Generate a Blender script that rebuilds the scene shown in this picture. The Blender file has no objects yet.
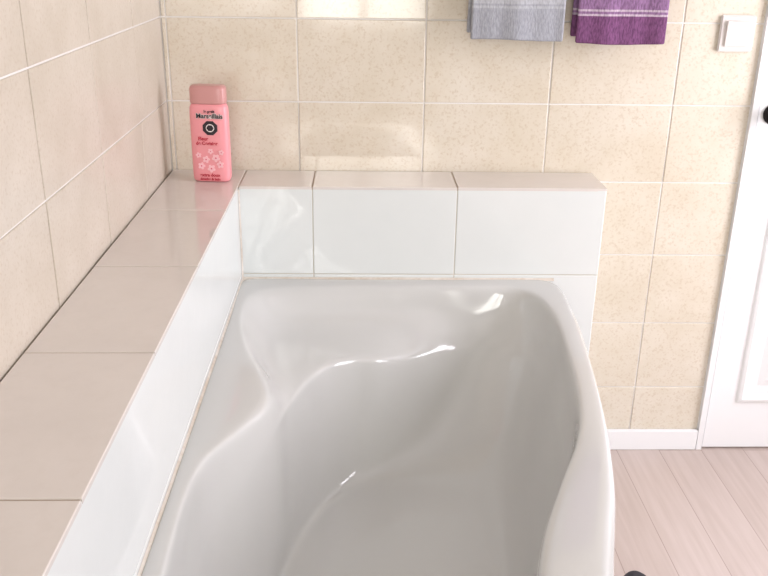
import bpy, bmesh, math, random
from mathutils import Vector, Matrix
random.seed(11)
scene = bpy.context.scene
scene.view_settings.view_transform = 'Standard'
scene.view_settings.look = 'None'

# ------------------------------------------------------------ constants (metres)
H = 1.382          # camera height
YB = 2.215         # back wall
XL = -0.483        # left wall
XR = 1.90          # right wall
YF = -1.60         # wall behind the photographer
ZC = 2.50
LZ = 0.826         # ledge height
LX = -0.295        # inner face of left ledge
LY = 2.055         # front face of the low wall
LXR = 0.596        # right end of low wall

def srgb(r, g, b):
    f = lambda c: (c/255)/12.92 if c/255 <= 0.04045 else ((c/255+0.055)/1.055)**2.4
    return (f(r), f(g), f(b), 1)

# ------------------------------------------------------------ materials
def new_mat(name, col, rough=0.5, metal=0.0, coat=0.0, spec=0.5):
    m = bpy.data.materials.new(name); m.use_nodes = True
    p = m.node_tree.nodes['Principled BSDF']
    p.inputs['Base Color'].default_value = col
    p.inputs['Roughness'].default_value = rough
    p.inputs['Metallic'].default_value = metal
    p.inputs['Coat Weight'].default_value = coat
    p.inputs['Specular IOR Level'].default_value = spec
    return m

def speckle(m, c1, c2, c3, scale=9, fine=140, bump=0.02, amount=0.5):
    nt = m.node_tree; N = nt.nodes; L = nt.links
    p = N['Principled BSDF']
    tc = N.new('ShaderNodeTexCoord')
    n1 = N.new('ShaderNodeTexNoise'); n1.inputs['Scale'].default_value = scale
    n1.inputs['Detail'].default_value = 6; n1.inputs['Roughness'].default_value = 0.65
    n2 = N.new('ShaderNodeTexNoise'); n2.inputs['Scale'].default_value = fine
    n2.inputs['Detail'].default_value = 3
    L.new(tc.outputs['Object'], n1.inputs['Vector']); L.new(tc.outputs['Object'], n2.inputs['Vector'])
    r1 = N.new('ShaderNodeValToRGB')
    r1.color_ramp.elements[0].position = 0.35; r1.color_ramp.elements[0].color = c1
    r1.color_ramp.elements[1].position = 0.68; r1.color_ramp.elements[1].color = c2
    L.new(n1.outputs['Fac'], r1.inputs['Fac'])
    r2 = N.new('ShaderNodeValToRGB')
    r2.color_ramp.elements[0].position = 0.52; r2.color_ramp.elements[0].color = (0,0,0,1)
    r2.color_ramp.elements[1].position = 0.72; r2.color_ramp.elements[1].color = (amount,)*3+(1,)
    L.new(n2.outputs['Fac'], r2.inputs['Fac'])
    mx = N.new('ShaderNodeMix'); mx.data_type = 'RGBA'
    L.new(r2.outputs['Color'], mx.inputs['Factor'])
    L.new(r1.outputs['Color'], mx.inputs['A']); mx.inputs['B'].default_value = c3
    L.new(mx.outputs['Result'], p.inputs['Base Color'])
    if bump:
        b = N.new('ShaderNodeBump'); b.inputs['Strength'].default_value = bump
        b.inputs['Distance'].default_value = 0.01
        L.new(n1.outputs['Fac'], b.inputs['Height']); L.new(b.outputs['Normal'], p.inputs['Normal'])

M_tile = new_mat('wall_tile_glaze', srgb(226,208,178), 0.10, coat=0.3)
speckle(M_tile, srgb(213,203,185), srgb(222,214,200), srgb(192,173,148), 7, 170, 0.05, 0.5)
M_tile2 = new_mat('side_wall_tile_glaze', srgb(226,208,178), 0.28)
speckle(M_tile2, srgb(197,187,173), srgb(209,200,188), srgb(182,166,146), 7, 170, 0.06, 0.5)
M_grout = new_mat('grout', srgb(232,229,226), 0.8)
M_ledge = new_mat('ledge_tile_glaze', srgb(205,188,172), 0.09, coat=0.3)
speckle(M_ledge, srgb(216,209,204), srgb(222,215,210), srgb(213,205,199), 5, 60, 0.03, 0.3)
M_lgrout = new_mat('ledge_grout', srgb(178,163,148), 0.85)
M_white = new_mat('white_tile_glaze', srgb(230,232,232), 0.05)
speckle(M_white, srgb(220,224,223), srgb(224,227,226), srgb(222,225,224), 3, 30, 0.05, 0.1)
M_wgrout = new_mat('white_grout', srgb(205,200,190), 0.8)
M_tub = new_mat('tub_acrylic', srgb(200,200,198), 0.10, coat=0.35)
M_paint = new_mat('wall_paint', srgb(200,198,196), 0.7)
M_door = new_mat('door_paint', srgb(238,239,241), 0.35)
M_plastic = new_mat('switch_plastic', srgb(222,216,213), 0.3)
M_black = new_mat('black_metal', srgb(25,22,20), 0.35, 0.6)
M_chrome = new_mat('chrome', srgb(210,210,212), 0.12, 1.0)
M_dark = new_mat('dark_felt', srgb(45,42,48), 0.9)
M_sole = new_mat('slipper_sole', srgb(30,30,32), 0.7)

# ------------------------------------------------------------ mesh helpers
def obj_from_bm(bm, name, mats, smooth=False):
    me = bpy.data.meshes.new(name); bm.to_mesh(me); bm.free()
    for m in mats: me.materials.append(m)
    if smooth:
        for p in me.polygons: p.use_smooth = True
    o = bpy.data.objects.new(name, me); scene.collection.objects.link(o)
    return o

def add_box(bm, x0,x1,y0,y1,z0,z1, mi=0):
    vs = [bm.verts.new((x,y,z)) for x in (x0,x1) for y in (y0,y1) for z in (z0,z1)]
    for f in ((0,1,3,2),(4,6,7,5),(0,4,5,1),(2,3,7,6),(0,2,6,4),(1,5,7,3)):
        fc = bm.faces.new([vs[i] for i in f]); fc.material_index = mi
    return vs

def fix(bm): bmesh.ops.recalc_face_normals(bm, faces=bm.faces)

def box_obj(name, b, mat, bevel=0):
    bm = bmesh.new(); add_box(bm, *b); fix(bm)
    if bevel: bmesh.ops.bevel(bm, geom=bm.edges[:], offset=bevel, segments=3, affect='EDGES', profile=0.5)
    return obj_from_bm(bm, name, [mat])

def add_tile(bm, origin, U, V, N, u0,u1,v0,v1, gap, thick, mi, tilt=0.0):
    """bevelled glazed tile on plane origin+uU+vV, standing out along N"""
    g = gap/2; e = 0.0014
    u0+=g; u1-=g; v0+=g; v1-=g
    if u1-u0 < 0.006 or v1-v0 < 0.006: return
    cu, cv = (u0+u1)/2, (v0+v1)/2
    tu, tv = random.uniform(-tilt,tilt), random.uniform(-tilt,tilt)
    def P(u,v,h): return origin + U*u + V*v + N*h
    levels = [(0,0.0001),(0,thick-e),(e*0.35,thick-e*0.3),(e,thick)]
    rings=[]
    for k,(ins,h) in enumerate(levels):
        r=[]
        for (u,v) in ((u0+ins,v0+ins),(u1-ins,v0+ins),(u1-ins,v1-ins),(u0+ins,v1-ins)):
            hh = h + ((u-cu)*tu+(v-cv)*tv if k>0 else 0)
            r.append(bm.verts.new(P(u,v,hh)))
        rings.append(r)
    for a,b in zip(rings,rings[1:]):
        for i in range(4):
            f=bm.faces.new((a[i],a[(i+1)%4],b[(i+1)%4],b[i])); f.material_index=mi
    f=bm.faces.new(rings[-1]); f.material_index=mi
    f=bm.faces.new(rings[0]); f.material_index=mi

def grid_tiles(bm, origin,U,V,N, us, vs, gap, thick, mi, tilt=0.0):
    for a,b in zip(us,us[1:]):
        for c,d in zip(vs,vs[1:]):
            add_tile(bm,origin,U,V,N,a,b,c,d,gap,thick,mi,tilt)

X=Vector((1,0,0)); Y=Vector((0,1,0)); Z=Vector((0,0,1)); O=Vector((0,0,0))
TT = 0.0026   # tile stand-out

def steps(start, step, lo, hi):
    r=[lo]; k=math.ceil((lo-start)/step+1e-6)
    while start+k*step < hi-1e-6:
        if start+k*step > lo+1e-6: r.append(start+k*step)
        k+=1
    r.append(hi); return r

DX0, DX1, DZ = 0.985, 1.775, 2.06   # door opening with frame

# back wall (tile face at YB)
bm = bmesh.new()
yb = YB+TT
add_box(bm, XL-0.12, DX0, yb, yb+0.12, 0, ZC, 1)
add_box(bm, DX1, XR+0.12, yb, yb+0.12, 0, ZC, 1)
add_box(bm, DX0, DX1, yb, yb+0.12, DZ, ZC, 1)
zs = steps(0.0,0.2,0.0,ZC)
og = Vector((0,yb,0))
grid_tiles(bm, og, X, Z, -Y, steps(-0.157,0.314,XL,DX0), zs, 0.0036, TT, 0, 0.006)
grid_tiles(bm, og, X, Z, -Y, steps(-0.157,0.314,DX1,XR), zs, 0.0036, TT, 0, 0.006)
fix(bm)
obj_from_bm(bm,'wall_back',[M_tile,M_grout])

# left wall
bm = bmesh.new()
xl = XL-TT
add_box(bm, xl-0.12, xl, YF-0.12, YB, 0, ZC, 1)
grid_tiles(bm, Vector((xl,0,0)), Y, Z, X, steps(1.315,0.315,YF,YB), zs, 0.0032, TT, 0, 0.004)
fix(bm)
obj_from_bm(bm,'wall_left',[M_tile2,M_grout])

# walls with window openings
def wall_with_hole(name, axis, pos, a0,a1, h0,h1, z0,z1):
    bm=bmesh.new()
    def B(u0,u1,w0,w1):
        if axis=='y': add_box(bm,u0,u1,pos-0.12,pos,w0,w1)
        else: add_box(bm,pos,pos+0.12,u0,u1,w0,w1)
    B(a0,h0,0,ZC); B(h1,a1,0,ZC); B(h0,h1,0,z0); B(h0,h1,z1,ZC)
    fix(bm); return obj_from_bm(bm,name,[M_paint])
WF = (-0.40,0.50,0.80,2.20)
WR = (0.75,1.85,0.55,2.05)
wall_with_hole('wall_front','y',YF,XL-0.12,XR+0.12,WF[0],WF[1],WF[2],WF[3])
wall_with_hole('wall_right','x',XR,YF-0.12,YB+0.12,WR[0],WR[1],WR[2],WR[3])

def window(name, axis, pos, u0,u1,z0,z1):
    bm=bmesh.new(); w=0.05
    def B(a,b,c,d,t=0.03):
        if axis=='y': add_box(bm,a,b,pos-0.08,pos-0.08+t,c,d)
        else: add_box(bm,pos+0.05,pos+0.05+t,a,b,c,d)
    B(u0,u0+w,z0,z1); B(u1-w,u1,z0,z1); B(u0+w,u1-w,z0,z0+w); B(u0+w,u1-w,z1-w,z1)
    m=(u0+u1)/2; B(m-0.03,m+0.03,z0+w,z1-w)
    fix(bm); obj_from_bm(bm,name,[M_door])
window('window_1','y',YF,*WF)
window('window_2','x',XR,*WR)

box_obj('ceiling',(XL-0.12,XR+0.12,YF-0.12,YB+0.12,ZC,ZC+0.1),M_paint)

# floor : pale wood planks
M_floor = bpy.data.materials.new('floor_planks'); M_floor.use_nodes=True
nt=M_floor.node_tree; N_=nt.nodes; L_=nt.links; p=N_['Principled BSDF']
tc=N_.new('ShaderNodeTexCoord'); mp=N_.new('ShaderNodeMapping')
mp.inputs['Rotation'].default_value=(0,0,math.radians(90))
L_.new(tc.outputs['Object'],mp.inputs['Vector'])
br=N_.new('ShaderNodeTexBrick'); br.inputs['Scale'].default_value=1
br.inputs['Brick Width'].default_value=1.1; br.inputs['Row Height'].default_value=0.125
br.inputs['Mortar Size'].default_value=0.0012; br.offset=0.37
br.inputs['Color1'].default_value=srgb(200,186,180); br.inputs['Color2'].default_value=srgb(190,175,168)
br.inputs['Mortar'].default_value=srgb(165,148,140)
L_.new(mp.outputs['Vector'],br.inputs['Vector'])
mp2=N_.new('ShaderNodeMapping'); mp2.inputs['Scale'].default_value=(30,1.6,1)
L_.new(tc.outputs['Object'],mp2.inputs['Vector'])
ns=N_.new('ShaderNodeTexNoise'); ns.inputs['Scale'].default_value=2.2; ns.inputs['Detail'].default_value=6
L_.new(mp2.outputs['Vector'],ns.inputs['Vector'])
rr=N_.new('ShaderNodeValToRGB'); rr.color_ramp.elements[0].position=0.3; rr.color_ramp.elements[0].color=(0.88,0.86,0.84,1)
rr.color_ramp.elements[1].position=0.7; rr.color_ramp.elements[1].color=(1,1,1,1)
L_.new(ns.outputs['Fac'],rr.inputs['Fac'])
mx=N_.new('ShaderNodeMix'); mx.data_type='RGBA'; mx.blend_type='MULTIPLY'; mx.inputs['Factor'].default_value=1
L_.new(br.outputs['Color'],mx.inputs['A']); L_.new(rr.outputs['Color'],mx.inputs['B'])
L_.new(mx.outputs['Result'],p.inputs['Base Color']); p.inputs['Roughness'].default_value=0.35
box_obj('floor',(XL-0.12,XR+0.12,YF-0.12,YB+0.12,-0.1,0),M_floor)

# baseboard
bm=bmesh.new()
add_box(bm,LXR+0.003,DX0-0.002,YB-0.014,YB-0.0005,0,0.064); add_box(bm,DX1+0.002,XR,YB-0.014,YB-0.0005,0,0.064); fix(bm)
bmesh.ops.bevel(bm,geom=bm.edges[:],offset=0.002,segments=2,affect='EDGES')
obj_from_bm(bm,'baseboard_back',[M_door])

# ------------------------------------------------------------ tiled ledge (L shaped surround)
bm=bmesh.new()
t=0.007; s_=0.0016     # body comes up to 1.6 mm under the glaze: grouted joints
add_box(bm, XL+0.0025, LX-s_, -0.349, YB-0.0025, 0.0, LZ-t-.001, 3)
add_box(bm, LX-t, LXR-s_, LY+s_, YB-0.0025, 0.0, LZ-t-.001, 3)
add_box(bm, XL+0.0025, LX-s_, -0.349, YB-0.0025, LZ-t-.001, LZ-s_, 1)
add_box(bm, LX-s_-.0001, LXR-s_, LY+s_, YB-0.0025, LZ-t-.001, LZ-s_, 1)
topo=Vector((0,0,LZ-t))
grid_tiles(bm,topo,X,Y,Z,[XL+0.0015,LX+0.002],[-0.35,0.08,0.435,0.79,1.145,1.50,1.855,YB-0.0015],0.003,t,0,0.003)
grid_tiles(bm,topo,X,Y,Z,[LX+0.002,-0.117,0.233,LXR+0.002],[LY-0.002,YB-0.0015],0.003,t,0,0.003)
zr=[0.0,0.15,0.375,0.602,LZ-0.003]
grid_tiles(bm,Vector((0,LY+t,0)),X,Z,-Y,[LX,-0.117,0.233,LXR],zr,0.0025,t,2,0.002)
grid_tiles(bm,Vector((LX-t,0,0)),Y,Z,X,[-0.35,LY],zr,0.0012,t,2,0.0)
grid_tiles(bm,Vector((LXR-t,0,0)),Y,Z,X,[LY,YB-0.002],zr,0.002,t,2,0.0)
fix(bm)
obj_from_bm(bm,'tiled_ledge',[M_ledge,M_lgrout,M_white,M_wgrout])

# ------------------------------------------------------------ bathtub
I=[(-.255,.80),(-.261,.984),(-.264,1.122),(-.2515,1.232),(-.207,1.325),(-.168,1.425),(-.181,1.53),(-.232,1.666),(-.264,1.823),(-.243,1.965),
   (-.08,2.000),(.1,2.004),(.25,2.002),(.395,1.985),(.439,1.845),(.427,1.622),(.404,1.432),(.374,1.309),(.322,1.187),(.27,1.059),(.239,.948),
   (.20,.75),(.15,.50),(.0,.40),(-.15,.42),(-.235,.58)]
Oo=[(-.293,.80),(-.293,.984),(-.293,1.122),(-.293,1.232),(-.293,1.325),(-.293,1.431),(-.293,1.53),(-.293,1.666),(-.293,1.85),(-.293,2.053),
   (-.08,2.053),(.1,2.053),(.25,2.053),(.470,2.053),(.492,1.86),(.472,1.61),(.447,1.41),(.424,1.27),(.400,1.15),(.374,1.055),(.345,.95),
   (.30,.75),(.25,.36),(.0,.325),(-.293,.325),(-.293,.56)]
Fl=[(-.16,.80),(-.165,.95),(-.165,1.08),(-.165,1.18),(-.16,1.28),(-.15,1.38),(-.13,1.46),(-.10,1.54),(-.07,1.60),(-.03,1.65),
   (.02,1.68),(.10,1.69),(.17,1.68),(.23,1.64),(.265,1.56),(.28,1.46),(.275,1.35),(.26,1.25),(.235,1.15),(.20,1.03),(.17,.93),
   (.14,.76),(.10,.60),(.0,.54),(-.08,.55),(-.14,.66)]
K=len(I)
lerp=lambda a,b,k:[((p[0]*(1-k)+q[0]*k),(p[1]*(1-k)+q[1]*k)) for p,q in zip(a,b)]
def lerpk(a,b,ks): return [((p[0]*(1-k)+q[0]*k),(p[1]*(1-k)+q[1]*k)) for p,q,k in zip(a,b,ks)]
# rim edge radius is tight along the walls and rounder on the open side
def rimk(k,wall):
    ks=[]
    for i,(p,q) in enumerate(zip(Oo,I)):
        d=math.hypot(q[0]-p[0],q[1]-p[1])
        ks.append(min(k,wall/d) if (i<=13 or i>=24) else k)
    return ks
S=lerp(I,Fl,.13); Sz=[.47]*K
for i,(x,y,z) in {4:(-.196,1.322,.50),5:(-.156,1.43,.530),6:(-.140,1.54,.522),7:(-.108,1.655,.517),8:(-.066,1.735,.513),9:(-.012,1.778,.507),
                  10:(.050,1.800,.494),11:(.13,1.865,.465),12:(.25,1.94,.455),13:(.360,1.91,.455)}.items():
    S[i]=(x,y); Sz[i]=z
# hollow between rim and the moulded shoulder shelf
ks0=[.35]*K; S0z=[.52]*K
for i,(k,z) in {4:(.4,.540),5:(.5,.560),6:(.5,.545),7:(.38,.532),8:(.33,.521),9:(.30,.515),10:(.25,.516),11:(.2,.522),12:(.25,.525),13:(.3,.53)}.items():
    ks0[i]=k; S0z[i]=z
S0=lerpk(I,S,ks0)
ks1=[.82]*K; S1=lerpk(I,S,ks1)
S1z=[b+.012 for b in Sz]
for i in (6,7,8,9): S1z[i]=Sz[i]+.002
S1z[10]=Sz[10]+.008; S1z[11]=Sz[11]+.02
def Rz(pts,z):
    return [(p[0],p[1],z[i] if isinstance(z,list) else z) for i,p in enumerate(pts)]
cen=(0.05,1.15)
scale=lambda pts,k:[(cen[0]+(x-cen[0])*k,cen[1]+(y-cen[1])*k) for x,y in pts]
apron=lerp(Oo,I,.35)
mixz=lambda k,z1:[a*(1-k)+z1*k for a in Sz]
rings=[Rz(apron,0.002),Rz(apron,.30),Rz(apron,.548),Rz(lerp(Oo,I,.05),.552),Rz(Oo,.560),Rz(Oo,.582),Rz(lerpk(Oo,I,rimk(.08,.002)),.5895),Rz(lerpk(Oo,I,rimk(.25,.006)),.5915),Rz(lerp(Oo,I,.78),.5905),
       Rz(lerp(Oo,I,.94),.588),Rz(lerp(I,S,.04),.579),Rz(lerpk(I,S,[k*.5 for k in ks0]),[.5*.584+.5*z for z in S0z]),
       Rz(S0,S0z),Rz(S1,S1z),Rz(S,Sz),Rz(lerp(S,Fl,.03),[z-.014 for z in Sz]),Rz(lerp(S,Fl,.14),mixz(.30,.245)),Rz(lerp(S,Fl,.36),mixz(.62,.245)),
       Rz(lerp(S,Fl,.64),mixz(.86,.245)),Rz(lerp(S,Fl,.88),.2515),
       Rz(scale(Fl,.97),.2445),Rz(scale(Fl,.9),.243),Rz(scale(Fl,.6),.242),Rz(scale(Fl,.2),.241)]
def cr(p0,p1,p2,p3,t):
    return tuple(0.5*((2*b)+(-a+c)*t+(2*a-5*b+4*c-d)*t*t+(-a+3*b-3*c+d)*t**3) for a,b,c,d in zip(p0,p1,p2,p3))
def resample(r,n=4):
    out=[]
    for i in range(K):
        for j in range(n):
            q=cr(r[i-1],r[i],r[(i+1)%K],r[(i+2)%K],j/n)
            out.append((max(q[0],-.293),min(q[1],2.053),q[2]))
    return out
bm=bmesh.new(); prev=None
for r in rings:
    cur=[bm.verts.new(v) for v in resample(r)]
    if prev:
        n=len(cur)
        for i in range(n): bm.faces.new((prev[i],prev[(i+1)%n],cur[(i+1)%n],cur[i]))
    prev=cur
c=bm.verts.new((cen[0],cen[1],.241))
for i in range(len(prev)): bm.faces.new((prev[i],prev[(i+1)%len(prev)],c))
fix(bm)
# make sure the shell faces up inside the bowl
up=[f for f in bm.faces if c in f.verts][0]
if up.normal.z<0: bmesh.ops.reverse_faces(bm,faces=bm.faces)
tub=obj_from_bm(bm,'bathtub',[M_tub],True)
sm=tub.modifiers.new('s','SUBSURF'); sm.levels=2; sm.render_levels=2

# sealant bead between tub and tiles
M_seal = new_mat('sealant', srgb(226,220,210),0.5)
speckle(M_seal, srgb(196,184,168), srgb(218,213,206), srgb(165,142,112), 14, 90, 0, 0.3)
bm=bmesh.new()
def bead(p,q,nrm1,nrm2,r=0.006):
    a,b=Vector(p),Vector(q)
    v=[bm.verts.new(x) for x in (a,a+nrm1*r,a+nrm2*r,b,b+nrm1*r,b+nrm2*r)]
    for f in ((0,1,2),(3,5,4),(0,3,4,1),(1,4,5,2),(2,5,3,0)): bm.faces.new([v[i] for i in f])
bead((LX+.0005,LY-.0005,.5880),(0.485,LY-.0005,.5880),-Y,Z,.0060)
bead((LX+.0005,.33,.5870),(LX+.0005,LY-.0005,.5870),X,Z,.0060)
bead((LX+.0005,LY-.0005,.592),(LX+.0005,LY-.0005,LZ-.008),X,-Y,.0035)
fix(bm); obj_from_bm(bm,'trim_1',[M_seal])

# ------------------------------------------------------------ door
def parent_to(name, parts, loc=(0,0,0)):
    e=bpy.data.objects.new(name,None); scene.collection.objects.link(e); e.location=loc
    bpy.context.view_layer.update()
    for o in parts:
        o.parent=e; o.matrix_parent_inverse=e.matrix_world.inverted()
    return e
bm=bmesh.new()
add_box(bm,DX0,DX0+.016,YB-.012,YB+.10,0,DZ); add_box(bm,DX1-.016,DX1,YB-.012,YB+.10,0,DZ); add_box(bm,DX0+.016,DX1-.016,YB-.012,YB+.10,DZ-.016,DZ); fix(bm)
fr=obj_from_bm(bm,'frame',[M_door])
lx0,lx1=DX0+.020,DX1-.020
bm=bmesh.new()
add_box(bm,lx0,lx1,YB-.006,YB+.034,.006,DZ-.020); fix(bm)
leaf=obj_from_bm(bm,'leaf',[M_door])
def moulding(x0,x1,z0,z1,nm):
    bm=bmesh.new(); prof=[(0,0),(.004,.007),(.012,.010),(.020,.006),(.026,-.001)]
    y0=YB-.006; rs=[]
    for ins,h in prof:
        rs.append([bm.verts.new((x,y0-h,z)) for x,z in ((x0+ins,z0+ins),(x1-ins,z0+ins),(x1-ins,z1-ins),(x0+ins,z1-ins))])
    # raised field
    for ins,h in ((.05,-.001),(.075,.006)):
        rs.append([bm.verts.new((x,y0-h,z)) for x,z in ((x0+ins,z0+ins),(x1-ins,z0+ins),(x1-ins,z1-ins),(x0+ins,z1-ins))])
    for a,b in zip(rs,rs[1:]):
        for i in range(4): bm.faces.new((a[i],a[(i+1)%4],b[(i+1)%4],b[i]))
    bm.faces.new(rs[-1]); fix(bm)
    return obj_from_bm(bm,nm,[M_door])
m1=moulding(lx0+.075,lx1-.075,.155,.80,'lower_panel'); m2=moulding(lx0+.075,lx1-.075,1.02,1.90,'upper_panel')
# handle : rosette plate, neck, knob
def lathe(prof, name, mat, seg=32):
    bm=bmesh.new(); rs=[]
    for r,h in prof: rs.append([bm.verts.new((r*math.cos(2*math.pi*i/seg),r*math.sin(2*math.pi*i/seg),h)) for i in range(seg)])
    for a,b in zip(rs,rs[1:]):
        for i in range(seg): bm.faces.new((a[i],a[(i+1)%seg],b[(i+1)%seg],b[i]))
    bm.faces.new(rs[0]); bm.faces.new(rs[-1]); fix(bm)
    return obj_from_bm(bm,name,[mat],True)
kn=lathe([(.025,0),(.026,.004),(.018,.008),(.010,.012),(.009,.030),(.016,.036),(.025,.044),(.027,.052),(.022,.060),(.010,.064)],'knob',M_black)
kn.rotation_euler=(math.pi/2,0,0); kn.location=(lx0+.036,YB-.006,.982)
parent_to('door_1',[fr,leaf,m1,m2,kn],(DX0,YB,0))

# ------------------------------------------------------------ light switch
bm=bmesh.new(); add_box(bm,-.043,.043,-.009,0,-.043,.043); fix(bm)
bmesh.ops.bevel(bm,geom=bm.edges[:],offset=.003,segments=3,affect='EDGES')
pl=obj_from_bm(bm,'plate',[M_plastic]); pl.location=(.917,YB-.0005,1.177)
bm=bmesh.new(); add_box(bm,-.030,.030,-.005,0,-.030,.030); fix(bm)
for v in bm.verts:
    if v.co.y<-.001 and v.co.z>0: v.co.y-=.003
bmesh.ops.bevel(bm,geom=bm.edges[:],offset=.0015,segments=2,affect='EDGES')
rk=obj_from_bm(bm,'rocker',[M_plastic]); rk.location=(.917,YB-.0093,1.177)
parent_to('light_switch',[pl,rk],(.917,YB,1.177))

# ------------------------------------------------------------ towel rail + towels
def tube(pts,r,name,mat):
    cu=bpy.data.curves.new(name,'CURVE'); cu.dimensions='3D'; cu.bevel_depth=r; cu.bevel_resolution=6; cu.use_fill_caps=True
    s=cu.splines.new('POLY'); s.points.add(len(pts)-1)
    for q,c in zip(s.points,pts): q.co=(*c,1)
    o=bpy.data.objects.new(name,cu); scene.collection.objects.link(o); cu.materials.append(mat); return o
RZ=1.46; RY=2.15
bar=tube([(.18,RY,RZ),(.80,RY,RZ)],.008,'bar',M_chrome)
b1=tube([(.19,RY,RZ),(.19,YB-.001,RZ)],.010,'bracket_1',M_chrome)
b2=tube([(.79,RY,RZ),(.79,YB-.001,RZ)],.010,'bracket_2',M_chrome)
parent_to('towel_rail',[bar,b1,b2],(.49,YB,RZ))

def towel_mat(name, base, band, stripe, zb, rib):
    m=new_mat(name,base,0.95,spec=0.1); nt=m.node_tree; N=nt.nodes; L=nt.links; p=N['Principled BSDF']
    tc=N.new('ShaderNodeTexCoord'); sp=N.new('ShaderNodeSeparateXYZ'); L.new(tc.outputs['Object'],sp.inputs['Vector'])
    mr=N.new('ShaderNodeMapRange'); mr.inputs['From Min'].default_value=zb; mr.inputs['From Max'].default_value=zb+.2
    L.new(sp.outputs['Z'],mr.inputs['Value'])
    r=N.new('ShaderNodeValToRGB'); r.color_ramp.interpolation='CONSTANT'
    el=r.color_ramp.elements
    el[0].position=0; el[0].color=band; el[1].position=.35; el[1].color=stripe
    for q,c in ((.375,base),(.40,stripe),(.425,base)):
        e=el.new(q); e.color=c
    L.new(mr.outputs['Result'],r.inputs['Fac'])
    # woven texture: fine blotchy terry loops
    mp=N.new('ShaderNodeMapping'); mp.inputs['Scale'].default_value=(1,1,.35); L.new(tc.outputs['Object'],mp.inputs['Vector'])
    wv=N.new('ShaderNodeTexNoise'); wv.inputs['Scale'].default_value=260; wv.inputs['Detail'].default_value=2
    L.new(mp.outputs['Vector'],wv.inputs['Vector'])
    rr=N.new('ShaderNodeValToRGB'); rr.color_ramp.elements[0].position=.35; rr.color_ramp.elements[1].position=.65
    rr.color_ramp.elements[0].color=(rib,rib,rib,1); rr.color_ramp.elements[1].color=(1,1,1,1)
    L.new(wv.outputs['Fac'],rr.inputs['Fac'])
    mx=N.new('ShaderNodeMix'); mx.data_type='RGBA'; mx.blend_type='MULTIPLY'; mx.inputs['Factor'].default_value=1
    L.new(r.outputs['Color'],mx.inputs['A']); L.new(rr.outputs['Color'],mx.inputs['B'])
    L.new(mx.outputs['Result'],p.inputs['Base Color'])
    b=N.new('ShaderNodeBump'); b.inputs['Strength'].default_value=.5; b.inputs['Distance'].default_value=.003
    L.new(wv.outputs['Fac'],b.inputs['Height']); L.new(b.outputs['Normal'],p.inputs['Normal'])
    return m
def towel(name,x0,x1,zb,mat,ph):
    bm=bmesh.new(); rows=[]
    prof=[]
    n=24
    for i in range(n+1): prof.append((-.021,zb+(RZ-zb)*i/n))
    for i in range(1,8):
        a=math.pi*i/8; prof.append((-.021*math.cos(a),RZ+.021*math.sin(a)))
    for i in range(n+1): prof.append((.021,RZ-(RZ-zb-.012)*i/n))
    nx=22
    for (dy,z) in prof:
        row=[]
        for j in range(nx+1):
            s=j/nx; x=x0+(x1-x0)*s
            hang=max(0,(RZ-z)/(RZ-zb))
            w=.004*hang*math.sin(s*9+ph)+.002*hang*math.sin(s*21+ph*2)
            back=1 if dy>0 else 0
            row.append(bm.verts.new((x-.006*back*hang,RY+dy*(1-.2*hang)+w,z+.002*math.sin(s*5+ph)*hang)))
        rows.append(row)
    for a,b in zip(rows,rows[1:]):
        for j in range(nx): bm.faces.new((a[j],a[j+1],b[j+1],b[j]))
    fix(bm); o=obj_from_bm(bm,name,[mat],True)
    so=o.modifiers.new('t','SOLIDIFY'); so.thickness=.011; so.offset=0
    bv=o.modifiers.new('b','BEVEL'); bv.width=.004; bv.segments=3
    return o
MG=towel_mat('grey_terry',srgb(180,182,188),srgb(164,166,174),srgb(166,168,176),1.160,.82)
MP=towel_mat('purple_terry',srgb(150,116,154),srgb(128,84,124),srgb(200,182,198),1.150,.62)
towel('hand_towel',.256,.474,1.163,MG,.4)
towel('hand_towel',.504,.714,1.157,MP,2.1)

# ------------------------------------------------------------ shower gel bottle
M_pink = new_mat('pink_plastic',srgb(243,160,168),.3)
M_cap=new_mat('cap_plastic',srgb(206,150,148),.3)
M_label=new_mat('label_black',srgb(35,25,35),.4)
M_lwhite=new_mat('label_white',srgb(245,235,235),.4)
M_lred=new_mat('label_red',srgb(190,35,60),.4)
M_blos=new_mat('blossom_pink',srgb(253,200,208),.4)
M_blos2=new_mat('blossom_rose',srgb(226,110,135),.4)

def superring(a,b,z,n=4.0,seg=48):
    r=[]
    for i in range(seg):
        t=2*math.pi*i/seg; c,s=math.cos(t),math.sin(t)
        r.append((a*abs(c)**(2/n)*(1 if c>=0 else -1), b*abs(s)**(2/n)*(1 if s>=0 else -1), z))
    return r
def loft(profile,name,mat):
    bm=bmesh.new(); pr=None; first=None
    for a,b,z in profile:
        cur=[bm.verts.new(v) for v in superring(a,b,z)]
        if pr:
            for i in range(len(cur)): bm.faces.new((pr[i],pr[(i+1)%len(cur)],cur[(i+1)%len(cur)],cur[i]))
        else: first=cur
        pr=cur
    bm.faces.new(first); bm.faces.new(pr); fix(bm)
    return obj_from_bm(bm,name,[mat],True)
W=.0455; Dp=.022
body=loft([(W-.008,Dp-.006,0),(W-.003,Dp-.002,.002),(W-.001,Dp,.006),(W,Dp,.015),(W,Dp,.10),(W,Dp,.165),(W-.001,Dp,.178),(W-.004,Dp-.002,.1855),(W-.008,Dp-.004,.188)],'body',M_pink)
cap=loft([(W-.007,Dp-.003,.187),(W-.0035,Dp-.001,.1885),(W-.003,Dp-.001,.192),(W-.003,Dp-.001,.220),(W-.004,Dp-.002,.226),(W-.008,Dp-.005,.2295),(W-.015,Dp-.010,.230)],'cap',M_cap)
parts=[body,cap]
fy=-Dp-.0006
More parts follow.
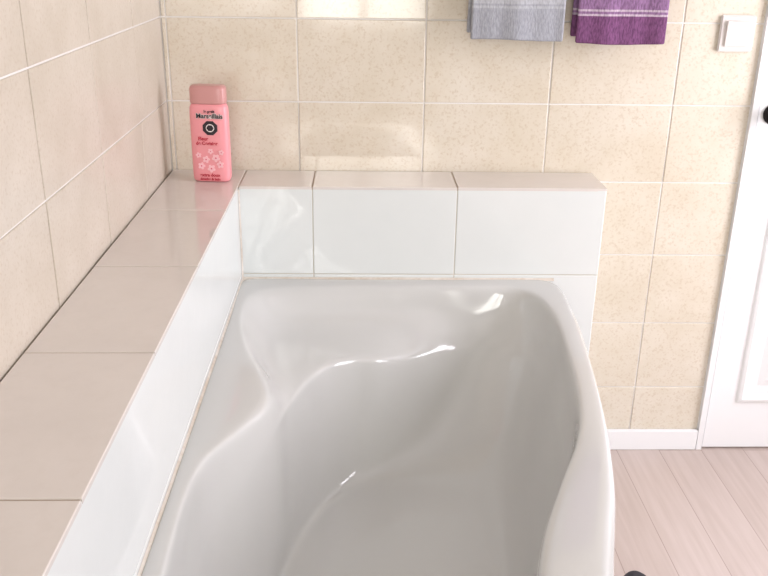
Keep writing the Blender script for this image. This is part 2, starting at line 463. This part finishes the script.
def flat(pts,name,mat,dy=0):
    bm=bmesh.new(); f=bm.faces.new([bm.verts.new((x,fy+dy,z)) for x,z in pts])
    ex=bmesh.ops.extrude_face_region(bm,geom=[f]); 
    for v in ex['geom']:
        if isinstance(v,bmesh.types.BMVert): v.co.y+=.0008
    fix(bm); o=obj_from_bm(bm,name,[mat]); parts.append(o); return o
flat([(.006+.019*math.cos(2*math.pi*i/8+math.pi/8),.132+.018*math.sin(2*math.pi*i/8+math.pi/8)) for i in range(8)],'label_emblem',M_label)
flat([(.006+.010*math.cos(2*math.pi*i/24),.132+.0095*math.sin(2*math.pi*i/24)) for i in range(24)],'emblem_disc',M_lwhite,-.0004)
flat([(.006+.0088*math.cos(2*math.pi*i/6),.132+.008*math.sin(2*math.pi*i/6)) for i in range(6)],'emblem_mark',M_label,-.0008)
def text(s,x,z,size,mat,name,dy=-.0008,off=.0003):
    cu=bpy.data.curves.new(name,'FONT'); cu.body=s; cu.size=size; cu.align_x='CENTER'; cu.align_y='CENTER'; cu.extrude=.0002; cu.offset=off
    o=bpy.data.objects.new(name,cu); scene.collection.objects.link(o); cu.materials.append(mat)
    o.rotation_euler=(math.pi/2,0,0); o.location=(x,fy+dy,z); parts.append(o)
text('Marseillais',.006,.160,.0155,M_lwhite,'banner_outline',-.0002,.0012)
text('Marseillais',.006,.160,.0155,M_label,'banner_text',-.0008,.0004)
text('le petit',.006,.171,.009,M_label,'banner_small')
text('Fleur',-.012,.106,.012,M_lred,'name_text_1'); text('de Cerisier',-.004,.095,.0115,M_lred,'name_text_2')
text('extra doux',.0,.018,.011,M_lred,'name_text_3')
text('douche & bain',.0,.008,.0085,M_lred,'name_text_4')
# printed blossom sprays on the front of the bottle
for k,(fx,fz,R) in enumerate([(-.020,.040,.009),(.004,.034,.010),(.026,.044,.009),(-.008,.056,.009),(.016,.060,.010),(-.026,.066,.007),(.030,.074,.007),(.004,.076,.007)]):
    pts=[]
    for i in range(40):
        a=2*math.pi*i/40; rr2=R*(.58+.42*abs(math.cos(2.5*(a+k*.4))))
        pts.append((fx+rr2*math.cos(a),fz+rr2*math.sin(a)))
    flat(pts,'blossom_%d'%(k+1),M_blos,-.00005*k)
    flat([(fx+R*.22*math.cos(2*math.pi*i/8),fz+R*.22*math.sin(2*math.pi*i/8)) for i in range(8)],'blossom_eye_%d'%(k+1),M_blos2,-.0006)
parent_to('shower_gel_bottle',parts)
e=bpy.data.objects['shower_gel_bottle']; e.location=(-.362,2.110,LZ+.0004); e.rotation_euler=(0,0,math.radians(-6))

# ------------------------------------------------------------ slipper on the floor
def slip_ring(k,z):
    r=[]
    for i in range(40):
        t=2*math.pi*i/40; y=math.sin(t); x=math.cos(t)
        w=.048+.008*math.sin((y+0.3)*1.5)
        r.append((x*w*k,y*.135*k if y<0 else y*.130*k,z))
    return r
bm=bmesh.new(); pr=None
for k,z in ((.96,.0),(1,.004),(1,.016),(.97,.020)):
    cur=[bm.verts.new(v) for v in slip_ring(k,z)]
    if pr:
        for i in range(40): bm.faces.new((pr[i],pr[(i+1)%40],cur[(i+1)%40],cur[i]))
    else: bm.faces.new(cur)
    pr=cur
bm.faces.new(pr); fix(bm)
sole=obj_from_bm(bm,'sole',[M_sole],False)
bm=bmesh.new(); rows=[]
for a in range(13):
    yy=-.01+.138*a/12; rr_=[]
    s=max(0.0,1-(max(yy,0)/.130)**2)**.5 if yy<.13 else 0.03
    w=(.048+.008*math.sin((yy/.13+0.3)*1.5))*max(s,.08)
    h=.050*max(s,.05)**.7
    for j in range(17):
        t=math.pi*j/16; rr_.append(bm.verts.new((w*math.cos(t),yy*.97,.017+h*math.sin(t))))
    rows.append(rr_)
for a,b in zip(rows,rows[1:]):
    for j in range(16): bm.faces.new((a[j],a[j+1],b[j+1],b[j]))
fix(bm)
up=obj_from_bm(bm,'upper',[M_dark],True); so=up.modifiers.new('s','SOLIDIFY'); so.thickness=.004
parent_to('slipper',[sole,up]); sl=bpy.data.objects['slipper']; sl.location=(.618,1.505,0.001); sl.rotation_euler=(0,0,math.radians(-6))

# ------------------------------------------------------------ lights
def area(name,loc,rot,sx,sy,power,col):
    l=bpy.data.lights.new(name,'AREA'); l.shape='RECTANGLE'; l.size=sx; l.size_y=sy; l.energy=power; l.color=col
    o=bpy.data.objects.new(name,l); scene.collection.objects.link(o); o.location=loc; o.rotation_euler=rot; return o
area('daylight_front',((WF[0]+WF[1])/2,YF-.15,(WF[2]+WF[3])/2),(math.radians(90),0,0),.95,1.4,42,(1,.975,.90))
area('daylight_right',(XR+.15,(WR[0]+WR[1])/2,(WR[2]+WR[3])/2),(math.radians(90),0,math.radians(90)),1.1,1.5,60,(.99,.94,1.0))
w=bpy.data.worlds.new('World'); scene.world=w; w.use_nodes=True
w.node_tree.nodes['Background'].inputs['Color'].default_value=(.85,.92,1,1)
w.node_tree.nodes['Background'].inputs['Strength'].default_value=1.0

# ------------------------------------------------------------ camera
f=880.0
Yc=Vector((-22,350,880)).normalized()       # world +y seen in (right, up, forward)
Zc=Vector((32,2212,-880)); Zc=(Zc-Yc*Zc.dot(Yc)).normalized()
Xc=Vector((Zc.y*Yc.z-Zc.z*Yc.y, Zc.z*Yc.x-Zc.x*Yc.z, Zc.x*Yc.y-Zc.y*Yc.x)).normalized()
if Xc.x<0: Xc=-Xc
right=Vector((Xc.x,Yc.x,Zc.x)); upv=Vector((Xc.y,Yc.y,Zc.y)); fw=Vector((Xc.z,Yc.z,Zc.z))
cam=bpy.data.cameras.new('camera'); co=bpy.data.objects.new('camera',cam); scene.collection.objects.link(co)
m=Matrix(((right.x,upv.x,-fw.x,0),(right.y,upv.y,-fw.y,0),(right.z,upv.z,-fw.z,H),(0,0,0,1)))
co.matrix_world=m
cam.sensor_width=36; cam.lens=36*f/768; cam.clip_start=.02
scene.camera=co
